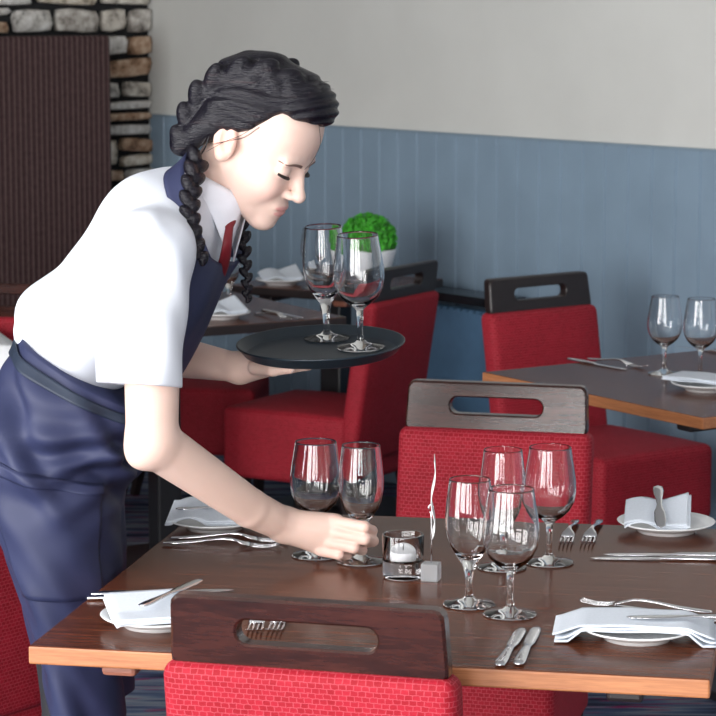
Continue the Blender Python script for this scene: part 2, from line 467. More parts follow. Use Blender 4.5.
# ================================================================== TABLES
def table(name, center, rz, wx, wy, label, z=.745, th=.026, edge='table_edge'):
    root = empty(name, (center[0], center[1], 0), rz, label, 'table')
    bm = bmesh.new(); box_bm(bm, (0, 0, z - th/2), (wx, wy, th), None, .003, 2)
    me = bm_mesh(bm)
    o = link('tabletop', me, [M['table_top'], M[edge]], root, False)
    for p in me.polygons:
        if abs(p.normal.z) < .5: p.material_index = 1
    zb = z - th
    for sx in (-1, 1):
        box('bearer', (sx*(wx/2 - .115), 0, zb - .012), (.050, wy - .09, .024), M['lit_bearer' if sx < 0 else 'dark_wood'], root, .006)
    box('cross_plate', (0, 0, zb - .015), (wx - .3, .08, .03), M['dark_metal'], root, .002)
    bm = bmesh.new(); box_bm(bm, (0, 0, (zb-.03)/2 + .015), (.075, .075, zb - .06), None, .006, 2)
    link('column', bm_mesh(bm), M['dark_metal'], root, False)
    box('base', (0, 0, .012), (.46, .46, .024), M['dark_metal'], root, .006)
    return root
NL, NR = atz(28, 646, .745)[:2], atz(711, 680, .745)[:2]
e1 = (NR - NL)/np.linalg.norm(NR - NL); e2 = np.array([-e1[1], e1[0]])
TW, TD = .931, .955
TC = NL + e1*TW/2 + e2*TD/2
table('dining_table', TC, math.atan2(e1[1], e1[0]), TW, TD, 'square brown wooden table in front, set with glasses, plates and candle holder')
TZ = .745
# right table
Lc, Nc = atz(482, 372, TZ)[:2], atz(703, 418, TZ)[:2]
d1 = (Nc - Lc); L1 = np.linalg.norm(d1); d1 /= L1; d2 = np.array([-d1[1], d1[0]])
cR = Lc + d1*L1/2 + d2*.55
table('dining_table', cR, math.atan2(d1[1], d1[0]), L1, 1.1, 'dark topped table with pale edge beside the panelled wall, two glasses on it')
# middle table
Ln = atz(347, 317, TZ)[:2]
m1 = np.array([.87, .493]); m2 = np.array([-m1[1], m1[0]])
cM = Ln - m1*.40 + m2*.36
table('dining_table', cM, math.atan2(m1[1], m1[0]), .80, .72, 'dark square table behind the tray, plate and cutlery on it', edge='dark_wood')  # edge coloured dark to stand for the shade on it
table('plant_stand', (-.07, 7.84), math.atan2(.48, -.82), .50, .50, 'small dark stand against the panelled wall carrying plant and plate', edge='dark_wood')
# white clothed table far left
wt = atz(24, 333, TZ)[:2]
wdir = np.array([-U[0], -U[1]]); 
wroot = empty('side_table', (wt[0] - .24, wt[1] - .10, 0), math.atan2(.30, .95), 'white clothed table edge behind the waitress beside the brown railed chair', 'table')
nfold = 120; v = []; f = []
for i, z in enumerate((TZ, TZ, .62, .45)):
    for k in range(nfold):
        a = 2*PI*k/nfold; m = (abs(math.cos(a))**12 + abs(math.sin(a))**12)**(-1/12)
        q = (.205 if i else .18) + (0 if i < 2 else .008*math.sin(a*22)*(i-1))
        v.append((math.cos(a)*m*q, math.sin(a)*m*q*1.0, z - (.004 if i == 1 else 0)))
for i in range(3):
    for k in range(nfold): f.append((i*nfold+k, i*nfold+(k+1) % nfold, (i+1)*nfold+(k+1) % nfold, (i+1)*nfold+k))
f.append(tuple(range(nfold)))
link('tablecloth', fixn(pyd(v, f)), M['linen'], wroot)
box('tabletop', (0, 0, TZ - .02), (.36, .36, .024), M['dark_wood'], wroot)
box('column', (0, 0, .36), (.07, .07, .70), M['dark_metal'], wroot)
box('base', (0, 0, .012), (.30, .30, .024), M['dark_metal'], wroot, .005)

# ================================================================== GLASSES
def glass_prof(kind, h=.186):
    if kind == 'narrow':
        out = [(0, 0), (.036, 0), (.0385, .0012), (.0375, .0026), (.025, .0052), (.011, .0085), (.0062, .013), (.0052, .022), (.0052, .036), (.0062, .048), (.0100, .060), (.0175, .072), (.0250, .084), (.0305, .098), (.0335, .115), (.0338, .130), (.0325, .150), (.0303, .170), (.0287, .1835), (.0285, .1853), (.0282, .1858), (.0279, .186)]
        inn = [(.0275, .1858), (.0273, .1853), (.0275, .1835), (.0291, .170), (.0313, .150), (.0326, .130), (.0322, .115), (.0290, .098), (.0232, .085), (.0160, .076), (.008, .0715), (0, .070)]
    else:
        out = [(0, 0), (.0365, 0), (.039, .0012), (.038, .0026), (.025, .0052), (.011, .0085), (.0060, .013), (.0048, .022), (.0048, .050), (.0058, .062), (.0100, .0675), (.0205, .0745), (.0310, .085), (.0380, .099), (.0408, .115), (.0402, .132), (.0375, .152), (.0345, .170), (.0326, .1835), (.0323, .1853), (.0320, .1858), (.0317, .186)]
        inn = [(.0313, .1858), (.0311, .1853), (.0314, .1835), (.0333, .170), (.0363, .152), (.0390, .132), (.0396, .115), (.0367, .099), (.0296, .0865), (.0190, .0775), (.009, .0725), (0, .0712)]
    return out + inn
def dense(prof):
    p = np.array(prof); out = [p[0]]
    for a, b in zip(p[:-1], p[1:]): out += [(a+b)/2*1.0, b]
    return [tuple(x) for x in out]
SCL = {'narrow': (1.06, 1.012), 'wide': (1.02, 1.0)}
GM = {k: lathe_me([(r*SCL[k][0] if z > .03 else r, z*SCL[k][1]) for r, z in glass_prof(k)], 64) for k in ('narrow', 'wide')}
for k in GM:
    GM[k].materials.append(M['glass']); GM[k].materials.append(M['stem'])
    for p in GM[k].polygons:
        if .010 < p.center.z < .068 and math.hypot(p.center.x, p.center.y) < .02: p.material_index = 1
    GM[k].set_sharp_from_angle(angle=.7)
def wine_glass(kind, loc, label, group='wine glasses', rot=None):
    o = bpy.data.objects.new('wine_glass', GM[kind]); C.objects.link(o)
    o.location = (float(loc[0]), float(loc[1]), float(loc[2]) + .0004)
    if rot: o.rotation_euler = rot
    GM[kind].polygons.foreach_set('use_smooth', [True]*len(GM[kind].polygons))
    return tag(o, label, 'glass', group)
G = lambda px, py, z=TZ: atz(px, py, z)
STEM = G(361, 562)
wine_glass('narrow', STEM, 'slim wine glass whose stem is held in the waitress\'s fingers')
wine_glass('wide', G(316, 556), 'round wine glass standing just behind the waitress\'s hand')
wine_glass('narrow', G(469, 605), 'slim wine glass next to the acrylic card holder, beside the rounder front glass')
wine_glass('wide', G(510, 615), 'round wine glass close to the tips of the two side by side knives')
wine_glass('narrow', G(502, 568), 'slim wine glass largely hidden behind a rounder glass')
wine_glass('wide', G(549, 563), 'round wine glass next to the two forks with tines showing')

# ================================================================== TRAY
TRAY_Y = 4.0
tc_ = at(321, 346, TRAY_Y)
tray_prof = [(0, 0), (.118, 0), (.124, .003), (.134, .016), (.1365, .017), (.1365, .0195), (.1335, .0195), (.1225, .0065), (.117, .0045), (0, .0045)]
tray = link('serving_tray', lathe_me(tray_prof, 72), M['tray'])
tag(tray, 'round black non-slip tray carried on the waitress\'s left hand', 'tray')
trot = (math.radians(4.2), math.radians(-1.8), 0)
tray.location = tuple(tc_ - np.array([0, 0, .012])); tray.rotation_euler = trot
from mathutils import Euler
TM = Matrix.Translation(tray.location) @ Euler(trot).to_matrix().to_4x4()
def on_tray(px, py):
    # intersect view ray with tray surface plane
    o = Vector((0, 0, CAM_H)); d = Vector(at(px, py, 4.0)) - o
    n = TM.to_3x3() @ Vector((0, 0, 1)); p = TM @ Vector((0, 0, .0048))
    return o + d * ((p - o).dot(n) / d.dot(n))
wine_glass('narrow', on_tray(327, 339), 'slim wine glass on the black tray, standing nearer the waitress\'s face', rot=trot)
wine_glass('wide', on_tray(361, 348), 'round wine glass on the black tray close to its rim', rot=trot)

# ================================================================== CANDLE AND CARD HOLDER
cl = G(403, 577)
cr = empty('candle_holder', tuple(cl), 0, 'thick clear glass tumbler holding a white tealight beside the card holder', 'candle holder')
link('tumbler', lathe_me([(0, 0), (.028, 0), (.0305, .002), (.0315, .006), (.0325, .066), (.0320, .0675), (.0295, .0675), (.0288, .066), (.0275, .030), (.024, .026), (.012, .0235), (0, .023)], 56), M['thick_glass'], cr).data.set_sharp_from_angle(angle=.6)
tl = link('tealight', lathe_me([(0, .0262), (.019, .0262), (.0205, .0285), (.0208, .039), (.0195, .0405), (.0185, .0395), (.010, .0392), (0, .0392)], 40), M['wax'], cr)
link('wick', tube_me([(0, 0, .039), (.0005, 0, .044), (.002, 0, .048)], .0007, 6), M['dark_metal'], tl)
kl = G(431, 580)
kr = empty('card_holder', tuple(kl), math.radians(-14), 'small clear cube with a wire clip holding a white card edge-on', 'card holder')
box('block', (0, 0, .0135), (.027, .027, .027), M['acrylic'], kr, .0015)
link('wire', tube_me([(0, 0, .014), (.0005, 0, .06), (-.0003, 0, .10), (.001, 0, .112)], .0011, 8), M['steel'], kr)
g = []
for i in range(24):
    z = .072 + .118*i/23; row = []
    for j in range(10):
        y = -.035 + .07*j/9
        row.append((.002 + .004*math.sin(i*.42) * (1 - i/40) + (i/23)**2*.003 - y*.215, y, z))
    g.append(row)
card = link('card', sheet_me(g, .0009), M['paper'], kr)
link('clip', tube_me([(.004*math.cos(a), -.002, .112 + .006*math.sin(a)) for a in np.linspace(-2.2, 3.4, 14)], .0009, 6), M['steel'], kr)

# ================================================================== PLATES, NAPKINS, CUTLERY
plate_me = lathe_me([(0, .003), (.040, .003), (.043, 0), (.047, 0), (.048, .004), (.058, .008), (.078, .0155), (.0805, .018), (.079, .0188), (.060, .0115), (.048, .0078), (.030, .0068), (0, .0065)], 64)
plate_me.materials.append(M['china'])
def plate(loc, label, sc=1.0):
    o = bpy.data.objects.new('side_plate', plate_me); C.objects.link(o); o.location = tuple(map(float, loc)); o.scale = (sc, sc, sc)
    plate_me.polygons.foreach_set('use_smooth', [True]*len(plate_me.polygons))
    return tag(o, label, 'plate', 'white side plates')
def strip_rows(rows, th):
    """rows: list of (x along, z, halfwidth, halfthick) -> closed strip mesh with rounded section"""
    S = 10; v = []; f = []
    for x, z, hw, ht in rows:
        for k in range(S):
            a = 2*PI*k/S
            v.append((x, math.cos(a)*hw, z + math.sin(a)*ht))
    n = len(rows)
    for i in range(n-1):
        for k in range(S): f.append((i*S+k, i*S+(k+1) % S, (i+1)*S+(k+1) % S, (i+1)*S+k))
    f.append(tuple(range(S))); f.append(tuple(range((n-1)*S, n*S)))
    return fixn(pyd(v, f))
def knife_me(L=.215):
    k = L/.215
    h = [(0, .0035, .002, .0012), (.003*k, .0035, .0068, .0028), (.02*k, .0035, .0088, .0034), (.05*k, .0035, .0080, .0032), (.085*k, .0035, .0066, .0028), (.095*k, .0035, .0058, .0026), (.105*k, .003, .0062, .0012), (.12*k, .0028, .0085, .0009), (.16*k, .0026, .0092, .0008), (.19*k, .0025, .0086, .0007), (.205*k, .0025, .0062, .0006), (L, .0025, .0012, .0004)]
    return strip_rows(h, 0)
def fork_me(L=.195):
    hd = [(0, .004, .003, .001), (.003, .004, .0075, .0018), (.02, .0045, .0085, .002), (.05, .007, .0065, .002), (.08, .011, .0042, .002), (.10, .013, .0035, .0022), (.115, .0125, .0040, .002), (.125, .0105, .0085, .0012), (.135, .0075, .0115, .001), (.145, .0055, .0118, .001)]
    ms = [strip_rows(hd, 0)]
    for j in range(4):
        y = -.0096 + .0064*j
        m = strip_rows([(.142, .0055, .0019, .0010), (.155, .0035, .0018, .0010), (.172, .0028, .0016, .0009), (.188, .0055, .0013, .0008), (.196, .0085, .0006, .0006)], 0)
        for v in m.vertices: v.co.y += y
        ms.append(m)
    return join_me(ms)
def spreader_me():
    return strip_rows([(0, .003, .002, .001), (.004, .003, .0080, .0016), (.02, .003, .0092, .0020), (.05, .003, .0062, .002), (.075, .003, .0045, .002), (.088, .003, .0060, .0012), (.105, .0028, .0095, .0009), (.14, .0026, .0100, .0008), (.16, .0026, .0070, .0006), (.166, .0026, .0015, .0004)], 0)
KM = {'knife': knife_me(), 'fork': fork_me(), 'butter_knife': spreader_me()}
for m in KM.values():
    m.materials.append(M['steel']); m.polygons.foreach_set('use_smooth', [True]*len(m.polygons))
def cutlery(kind, a, b, label, za=0, zb=0, roll=0, at_a=True):
    """handle end at a, pointing towards b (table pixels)"""
    A = np.array(a, float) if len(a) == 3 else G(*a); B = np.array(b, float) if len(b) == 3 else G(*b)
    A = A + [0, 0, za]; B = B + [0, 0, zb]
    d = Vector(B - A).normalized()
    o = bpy.data.objects.new(kind, KM[kind]); C.objects.link(o)
    y = Vector((0, 0, 1)).cross(d).normalized(); zz = d.cross(y)
    m = Matrix((d, y, zz)).transposed().to_4x4(); m = m @ Matrix.Rotation(roll, 4, 'X')
    o.matrix_world = Matrix.Translation(Vector(A)) @ m
    return tag(o, label, kind.split('_')[-1], 'table cutlery')
def napkin(name, center, rz, w, d, zf, label, layers=3, gap=.0032, th=.0022, droop=None):
    root = empty(name, tuple(map(float, center)), rz, label, 'napkin', 'pale blue napkins')
    rn = random.Random(int(w*1e5))
    for L in range(layers):
        g = []
        ox, oy = rn.uniform(-.004, .004), rn.uniform(-.003, .003)
        for i in range(19):
            y = -d/2 + d*i/18; row = []
            for j in range(25):
                x = -w/2 + w*j/24
                row.append((x + ox, y + oy, zf(x, y, L) + gap*L))
            g.append(row)
        link('fold', sheet_me(g, th), M['napkin'], root)
    return root
TR = math.atan2(e1[1], e1[0])
# near right setting
pc = G(637, 638)
plate(pc, 'white side plate under the flat napkin at the right front corner of the table')
def zf1(x, y, L):
    r = max(0, abs(x) - .072)
    return .0200 - min(.017 - .001*L, r*(.85 - .22*L)) + .0008*math.sin(x*55 + L)
napkin('napkin', pc + np.array([0, 0.008, 0]), TR + .06, .222, .105, zf1, 'napkin folded flat across a plate with a knife lying over it')
cutlery('butter_knife', pc + np.array([.150, -.006, .0300]), pc + np.array([-.13, -.012, .0300]), 'knife lying across the flat napkin at the right front corner')
cutlery('fork', G(712, 616), G(590, 606), 'fork behind the flat napkin, neck arched towards the glasses', .002, .002)
cutlery('knife', G(745, 628), G(568, 600), 'second piece of cutlery angled out from behind the flat napkin', .001, .001)
# far right setting
pf = G(666, 531)
plate(pf, 'white side plate at the far right holding a rumpled napkin', 1.02)
def zf2(x, y, L):
    return .012 + .012*max(0, 1 - ((x+.025)/.03)**2)*(1-.2*L) + .016*max(0, (x - .0)/.06)*(y+.06)/.09 + .020*(y+.05)/.1
napkin('napkin', pf + np.array([-.016, 0.0, .001]), TR + .05, .105, .10, zf2, 'rumpled napkin on the far right plate with a butter knife laid on it')
cutlery('butter_knife', pf + np.array([-.006, .072, .060]), pf + np.array([-.018, -.075, .026]), 'butter knife resting upright across the rumpled napkin')
cutlery('knife', G(726, 561), G(577, 559), 'table knife with long blade in front of the far right plate, nearer the table centre', 0, 0, 0)
cutlery('knife', G(738, 557), G(592, 555.5), 'table knife lying close behind another knife by the far right plate', 0, 0, 0)
cutlery('fork', G(575, 522), G(564, 548), 'fork with tines showing, standing next to the round wine glass')
cutlery('fork', G(599, 522), G(585, 548), 'fork with tines showing, nearer to the far right plate')
# near right knives
cutlery('knife', G(499, 668), G(528, 620), 'knife at the front table edge, the one closer to the slotted chair rail')
cutlery('knife', G(518, 667), G(541, 620), 'knife at the front table edge, the one closer to the flat napkin')
# far left setting
pl = G(215, 528)
plate(pl, 'white side plate at the far left under the waitress\'s forearm')
napkin('napkin', pl + np.array([-.01, .0, 0]), TR + .1, .13, .09, zf2, 'napkin on the far left plate beneath the waitress\'s arm')
cutlery('butter_knife', pl + np.array([-.065, -.01, .032]), pl + np.array([.08, .01, .034]), 'butter knife lying on the napkin beneath the waitress\'s arm')
cutlery('fork', G(162, 545), G(275, 548), 'fork lying below the far left plate, nearer the front')
cutlery('fork', G(170, 540), G(270, 542), 'fork lying below the far left plate, nearer the plate')
# near left setting
pn = G(157, 625)
plate(pn, 'white side plate at the left front corner behind the chair rail')
def zf3(x, y, L):
    return .016 + .010*max(0, (y+.01)/.05) - .006*max(0, (abs(x)-.05)/.02)
napkin('napkin', pn + np.array([-.006, -.012, .003]), TR + .45, .115, .115, zf3, 'napkin on the left front plate, folded into a loose square')
cutlery('butter_knife', pn + np.array([-.018, -.045, .036]), pn + np.array([.055, .10, .040]), 'butter knife lying on the napkin at the left front corner')
cutlery('knife', G(86, 600), G(200, 596), 'knife lying above the left front plate, nearer the front edge')
cutlery('knife', G(90, 596), G(215, 592), 'knife lying above the left front plate, further from the front edge')
cutlery('fork', G(266, 602), G(253, 636), 'fork seen through the slot of the front chair rail')
cutlery('fork', G(292, 602), G(272, 636), 'fork seen through the chair rail slot, closer to its rounded end')

# right table items
g1, g2 = G(664, 374), G(700, 377)
wine_glass('wide', g1, 'blurred round wine glass on the table by the panelled wall', 'blurred far glasses')
wine_glass('wide', g2, 'blurred round wine glass beside the folded napkin near the panelled wall', 'blurred far glasses')
plate(G(706, 390), 'white side plate on the table by the panelled wall')
napkin('napkin', G(700, 388) + np.array([0, 0, .001]), math.radians(-35), .14, .10, zf1, 'napkin on the plate on the table by the panelled wall')
cutlery('knife', G(568, 360), G(630, 371), 'knife at the corner of the table by the panelled wall')
cutlery('fork', G(588, 360), G(646, 369), 'fork on the table by the panelled wall')
cutlery('knife', G(740, 356), G(692, 349), 'knife at the far edge of the table by the panelled wall')
# middle table items
pm = G(281, 284)
plate(pm, 'white side plate on the dark stand near the green plant')
napkin('napkin', pm + np.array([0, 0, .001]), .3, .12, .09, zf2, 'napkin on the plate near the green plant')
pm2 = G(222, 318)
plate(pm2, 'white side plate on the far table behind the hanging braid')
napkin('napkin', pm2 + np.array([0, 0, .001]), .5, .12, .09, zf2, 'napkin on the plate behind the hanging braid')
cutlery('fork', G(255, 314), G(283, 319), 'fork on the far table right of the hanging braid')
cutlery('knife', G(262, 311), G(294, 317), 'knife on the far table right of the hanging braid')
wine_glass('wide', G(314, 288), 'blurred wine glass on the small dark stand behind the tray glasses', 'blurred far glasses')
wine_glass('narrow', G(229, 307), 'blurred wine glass on the far table behind the hanging braid', 'blurred far glasses')
# plant
pp = G(368, 284.5)
plant = empty('potted_plant', tuple(pp), 0, 'bright green leafy plant ball in a white bowl on the dark stand', 'plant')
link('bowl', lathe_me([(0, 0), (.045, 0), (.05, .004), (.066, .035), (.089, .108), (.0875, .113), (.084, .110), (.062, .040), (.04, .02), (0, .018)], 48), M['pot'], plant)
rn = random.Random(5); lv, lf = [], []
cz = .140
for i in range(1300):
    u1 = rn.uniform(-.75, 1); ph = rn.uniform(0, 2*PI); r = .080*(.86 + .2*rn.random())
    st = math.sqrt(1-u1*u1); n = Vector((st*math.cos(ph), st*math.sin(ph), u1))
    c = Vector((n.x*r*1.02, n.y*r*1.02, cz + n.z*r*.95))
    a = n.cross(Vector((rn.uniform(-1, 1), rn.uniform(-1, 1), rn.uniform(-1, 1)))).normalized(); b = n.cross(a)
    s = rn.uniform(.006, .012); i0 = len(lv)
    lv += [c - a*s, c + b*s*.8 + n*s*.5, c + a*s + n*s*.3, c - b*s*.8 + n*s*.5, c + n*s*.9]
    lf += [(i0, i0+1, i0+4), (i0+1, i0+2, i0+4), (i0+2, i0+3, i0+4), (i0+3, i0, i0+4)]
fo = link('foliage', pyd(lv, lf), M['moss'], plant, False); fo['kind'] = 'stuff'
link('foliage_core', lathe_me([(0, .070), (.05, .085), (.070, .125), (.068, .165), (.045, .197), (0, .213)], 24), M['moss'], plant)

# radiator between the far chairs
rad = empty('radiator', room(1.86, .10, .12), math.atan2(-U[1], -U[0]), 'blue ribbed radiator with a black shelf on the panelled wall between two chairs', 'radiator')
for i in range(16):
    o_ = box('rib', ((i - 7.5)*.032, 0, .28), (.022, .05, .50), M['radiator'], rad, .008)
box('back_plate', (0, .02, .28), (.50, .012, .48), M['radiator'], rad, .002)
box('shelf', (0, 0, .565), (.56, .13, .03), M['black_gloss'], rad, .004)
#PERSON
# ================================================================== PERSON
import time as _t
_t0 = _t.time()
def nrm(v): v = np.array(v, float); return v/np.linalg.norm(v)
def sm(a, b, k):
    h = np.clip(.5 + .5*(b - a)/k, 0, 1); return b + (a - b)*h - k*h*(1 - h)
def smx(a, b, k): return -sm(-a, -b, k)
def ell(P, c, r, A=None):
    q = P - np.array(c)
    if A is not None: q = q @ A.T
    r = np.array(r); k0 = np.sqrt(((q/r)**2).sum(1)) + 1e-9; k1 = np.sqrt(((q/(r*r))**2).sum(1)) + 1e-9
    return k0*(k0 - 1)/k1
def cone(P, a, b, ra, rb):
    a = np.array(a); b = np.array(b); d = b - a
    t = np.clip(((P - a) @ d)/(d @ d), 0, 1)
    return np.sqrt(((P - a - t[:, None]*d)**2).sum(1)) - (ra + (rb - ra)*t)
def sdf_arrays(fn, lo, hi, h, B=8, slack=1.7):
    lo = np.array(lo); n = np.ceil((np.array(hi) - lo)/h/B).astype(int)
    g = np.stack(np.meshgrid(*[np.arange(k) for k in n], indexing='ij'), -1).reshape(-1, 3)
    cen = lo + (g*B + (B - 1)/2)*h
    d = fn(cen); act = np.abs(d) < B*h*.87*slack
    V = np.repeat(np.repeat(np.repeat(np.sign(d).reshape(n).astype(np.float32), B, 0), B, 1), B, 2)
    off = np.stack(np.meshgrid(*[np.arange(B)]*3, indexing='ij'), -1).reshape(-1, 3)
    ga = g[act]
    for c0 in range(0, len(ga), 400):
        gg = (ga[c0:c0+400, None, :]*B + off[None]).reshape(-1, 3)
        V[gg[:, 0], gg[:, 1], gg[:, 2]] = fn(lo + gg*h)
    ins = V < 0
    def cn(a): return a[:-1, :, :].astype(np.int8) + a[1:, :, :]
    s = ins.astype(np.int8); s = s[:-1] + s[1:]; s = s[:, :-1] + s[:, 1:]; s = s[:, :, :-1] + s[:, :, 1:]
    ci = np.argwhere((s > 0) & (s < 8))
    idm = np.full(s.shape, -1, np.int32); idm[ci[:, 0], ci[:, 1], ci[:, 2]] = np.arange(len(ci))
    acc = np.zeros((len(ci), 3)); cnt = np.zeros(len(ci))
    cor = [np.array(((k >> 2) & 1, (k >> 1) & 1, k & 1)) for k in range(8)]
    val = [V[ci[:, 0]+c[0], ci[:, 1]+c[1], ci[:, 2]+c[2]].astype(float) for c in cor]
    for i in range(8):
        for j in range(i+1, 8):
            if np.abs(cor[i] - cor[j]).sum() != 1: continue
            m = (val[i] < 0) != (val[j] < 0)
            t = val[i][m]/(val[i][m] - val[j][m])
            acc[m] += cor[i] + t[:, None]*(cor[j] - cor[i]); cnt[m] += 1
    pts = lo + (ci + acc/cnt[:, None])*h
    F = []
    for ax in range(3):
        a0 = [slice(None)]*3; a1 = [slice(None)]*3; a0[ax] = slice(0, -1); a1[ax] = slice(1, None)
        A_, B_ = ins[tuple(a0)], ins[tuple(a1)]
        e = np.argwhere(A_ != B_)
        o1, o2 = (ax+1) % 3, (ax+2) % 3
        ok = (e[:, o1] > 0) & (e[:, o2] > 0) & (e[:, o1] < s.shape[o1]) & (e[:, o2] < s.shape[o2]); e = e[ok]
        q = []
        for u_, v_ in ((0, 0), (-1, 0), (-1, -1), (0, -1)):
            c = e.copy(); c[:, o1] += u_; c[:, o2] += v_
            q.append(idm[c[:, 0], c[:, 1], c[:, 2]])
        q = np.stack(q, 1); flip = ~A_[e[:, 0], e[:, 1], e[:, 2]]
        q[flip] = q[flip][:, ::-1]; F.append(q)
    F = np.vstack(F); F = F[(F >= 0).all(1)]
    # one Newton step on to the field
    for _ in range(2):
        e_ = h*.35; d0 = fn(pts)
        gr = np.stack([fn(pts + np.eye(3)[k]*e_) - d0 for k in range(3)], 1)/e_
        st = (d0/((gr**2).sum(1) + 1e-6))[:, None]*gr
        ln = np.linalg.norm(st, axis=1, keepdims=True); st *= np.minimum(1, h*.6/(ln + 1e-12)); pts = pts - st
    return pts, F
def np_mesh(pts, F):
    me = bpy.data.meshes.new('mesh'); me.vertices.add(len(pts)); me.vertices.foreach_set('co', pts.astype(np.float32).ravel())
    me.loops.add(F.size); me.loops.foreach_set('vertex_index', F.astype(np.int32).ravel())
    me.polygons.add(len(F)); me.polygons.foreach_set('loop_start', np.arange(0, F.size, 4, dtype=np.int32)); me.polygons.foreach_set('loop_total', np.full(len(F), 4, np.int32))
    me.update(calc_edges=True); me.validate(); return me
def vnoise(P, sc, seed=0):
    """cheap smooth pseudo noise from summed sines"""
    r = np.random.RandomState(seed); out = 0
    for k in range(5):
        d = r.normal(size=3)*sc; out = out + np.sin(P @ d + r.uniform(0, 6.28))
    return out/5

# ---- frames
PY = 3.87
yaw, pit = math.radians(66), math.radians(31)
HF = np.array([math.sin(yaw)*math.cos(pit), -math.cos(yaw)*math.cos(pit), -math.sin(pit)])
HU = np.array([math.sin(yaw)*math.sin(pit), -math.cos(yaw)*math.sin(pit), math.cos(pit)])
HR = np.array([-math.cos(yaw), -math.sin(yaw), 0.])
HA = np.stack([HF, HR, HU]); HO = at(253, 141, PY)
def hw(f, r, u): return HO + HF*f + HR*r + HU*u
TS = nrm(at(190, 200, PY) - at(62, 385, PY))           # spine
TB = nrm(np.array([-.28, -.96, 0]) - TS*np.dot([-.28, -.96, 0], TS))   # her right
TF = np.cross(TB, TS); TF = TF if TF[0] > 0 else -TF
TA = np.stack([TS, TF, TB])

# ---- head field (local f, r, u)
def head_field(P):
    Q = (P - HO) @ HA.T; a = Q.copy(); a[:, 1] = np.abs(a[:, 1])
    d = ell(a, (-.012, 0, .045), (.098, .074, .082))
    d = sm(d, ell(a, (.042, 0, .050), (.050, .060, .052)), .02)
    d = sm(d, ell(a, (.040, 0, .020), (.051, .060, .050)), .02)
    d = sm(d, ell(a, (.034, 0, -.030), (.058, .054, .072)), .02)
    d = sm(d, cone(a, (.002, .047, -.040), (.070, .010, -.094), .018, .014), .03)
    d = sm(d, ell(a, (.080, 0, -.095), (.015, .020, .014)), .014)
    d = sm(d, ell(a, (.057, .035, -.032), (.029, .022, .030)), .02)
    d = sm(d, ell(a, (.079, 0, -.066), (.019, .026, .022)), .015)
    d = sm(d, ell(a, (.083, .026, .0150), (.009, .024, .008)), .014)
    d = smx(d, -ell(a, (.1035, .034, .000), (.016, .017, .013)), .012)
    d = sm(d, ell(a, (.0755, .0325, -.001), (.0145, .0150, .0138)), .004)
    d = sm(d, cone(a, (.086, 0, .012), (.109, 0, -.030), .0070, .0085), .012)
    d = sm(d, ell(a, (.1095, 0, -.0325), (.0100, .0102, .0090)), .008)
    d = sm(d, ell(a, (.0965, .0095, -.0370), (.0105, .0056, .0062)), .005)
    d = smx(d, -ell(a, (.1035, .0068, -.0445), (.005, .0036, .004)), .002)
    d = sm(d, ell(a, (.0915, 0, -.0610), (.0080, .0215, .0046)), .006)
    d = sm(d, ell(a, (.0900, 0, -.0705), (.0085, .0185, .0052)), .006)
    d = smx(d, -ell(a, (.1010, 0, -.0660), (.0095, .0235, .0009)), .0022)
    # ear
    ea = np.array([[.94, 0, .34], [0, 1, 0], [-.34, 0, .94]])
    e = ell(a, (-.012, .0735, .000), (.0195, .0085, .033), ea)
    e = smx(e, -ell(a, (-.008, .0835, .003), (.0105, .0075, .021), ea), .003)
    e = sm(e, ell(a, (-.006, .0765, -.024), (.0085, .0055, .009)), .006)
    e = sm(e, ell(a, (.003, .0755, -.004), (.0035, .004, .006)), .004)
    return sm(d, e, .005)
NB = at(196, 216, PY)                                     # neck base
RS = at(152, 257, 3.705); RE = at(152, 441, 3.665); RM = at(250, 508, 3.810); RW = at(285, 525, 3.858)
LS = at(192, 242, 4.02); LE = at(150, 352, 4.13); LW = at(240, 368, 4.03)
def fingers_right(P):
    d = None
    for mcp, pip, dip, tip, r in [((336, 522, 3.858), (364, 527, 3.847), (372, 531, 3.870), (362, 533, 3.890), .0092),
                                  ((337, 533, 3.853), (365, 539, 3.846), (373, 541, 3.868), (363, 544, 3.889), .0094),
                                  ((331, 543, 3.852), (354, 548, 3.845), (362, 550, 3.866), (353, 552, 3.885), .0088),
                                  ((321, 551, 3.855), (339, 555, 3.848), (347, 556, 3.864), (340, 557, 3.880), .0076)]:
        m, p_, q_, t_ = at(*mcp), at(*pip), at(*dip), at(*tip)
        f = sm(cone(P, m, p_, r*1.12, r), cone(P, p_, q_, r, r*.92), .003)
        f = sm(f, cone(P, q_, t_, r*.92, r*.78), .003)
        d = f if d is None else sm(d, f, .0025)
    return d
def hand_right(P):
    d = fingers_right(P)
    palm = None
    for m, r in (((335, 523, 3.868), .0155), ((336, 532, 3.863), .0160), ((330, 542, 3.863), .0155), ((320, 547, 3.866), .0135)):
        c = cone(P, RW, at(*m), .0245, r); palm = c if palm is None else sm(palm, c, .010)
    palm = sm(palm, cone(P, at(296, 527, 3.874), at(318, 531, 3.884), .017, .015), .012)
    th = sm(cone(P, at(298, 524, 3.878), at(328, 524, 3.898), .014, .011), cone(P, at(328, 524, 3.898), at(353, 529, 3.894), .010, .0075), .004)
    return sm(sm(palm, th, .008), d, .006)
TRB = TM @ Vector((0, 0, 0)); TRZ = float(TRB.z)
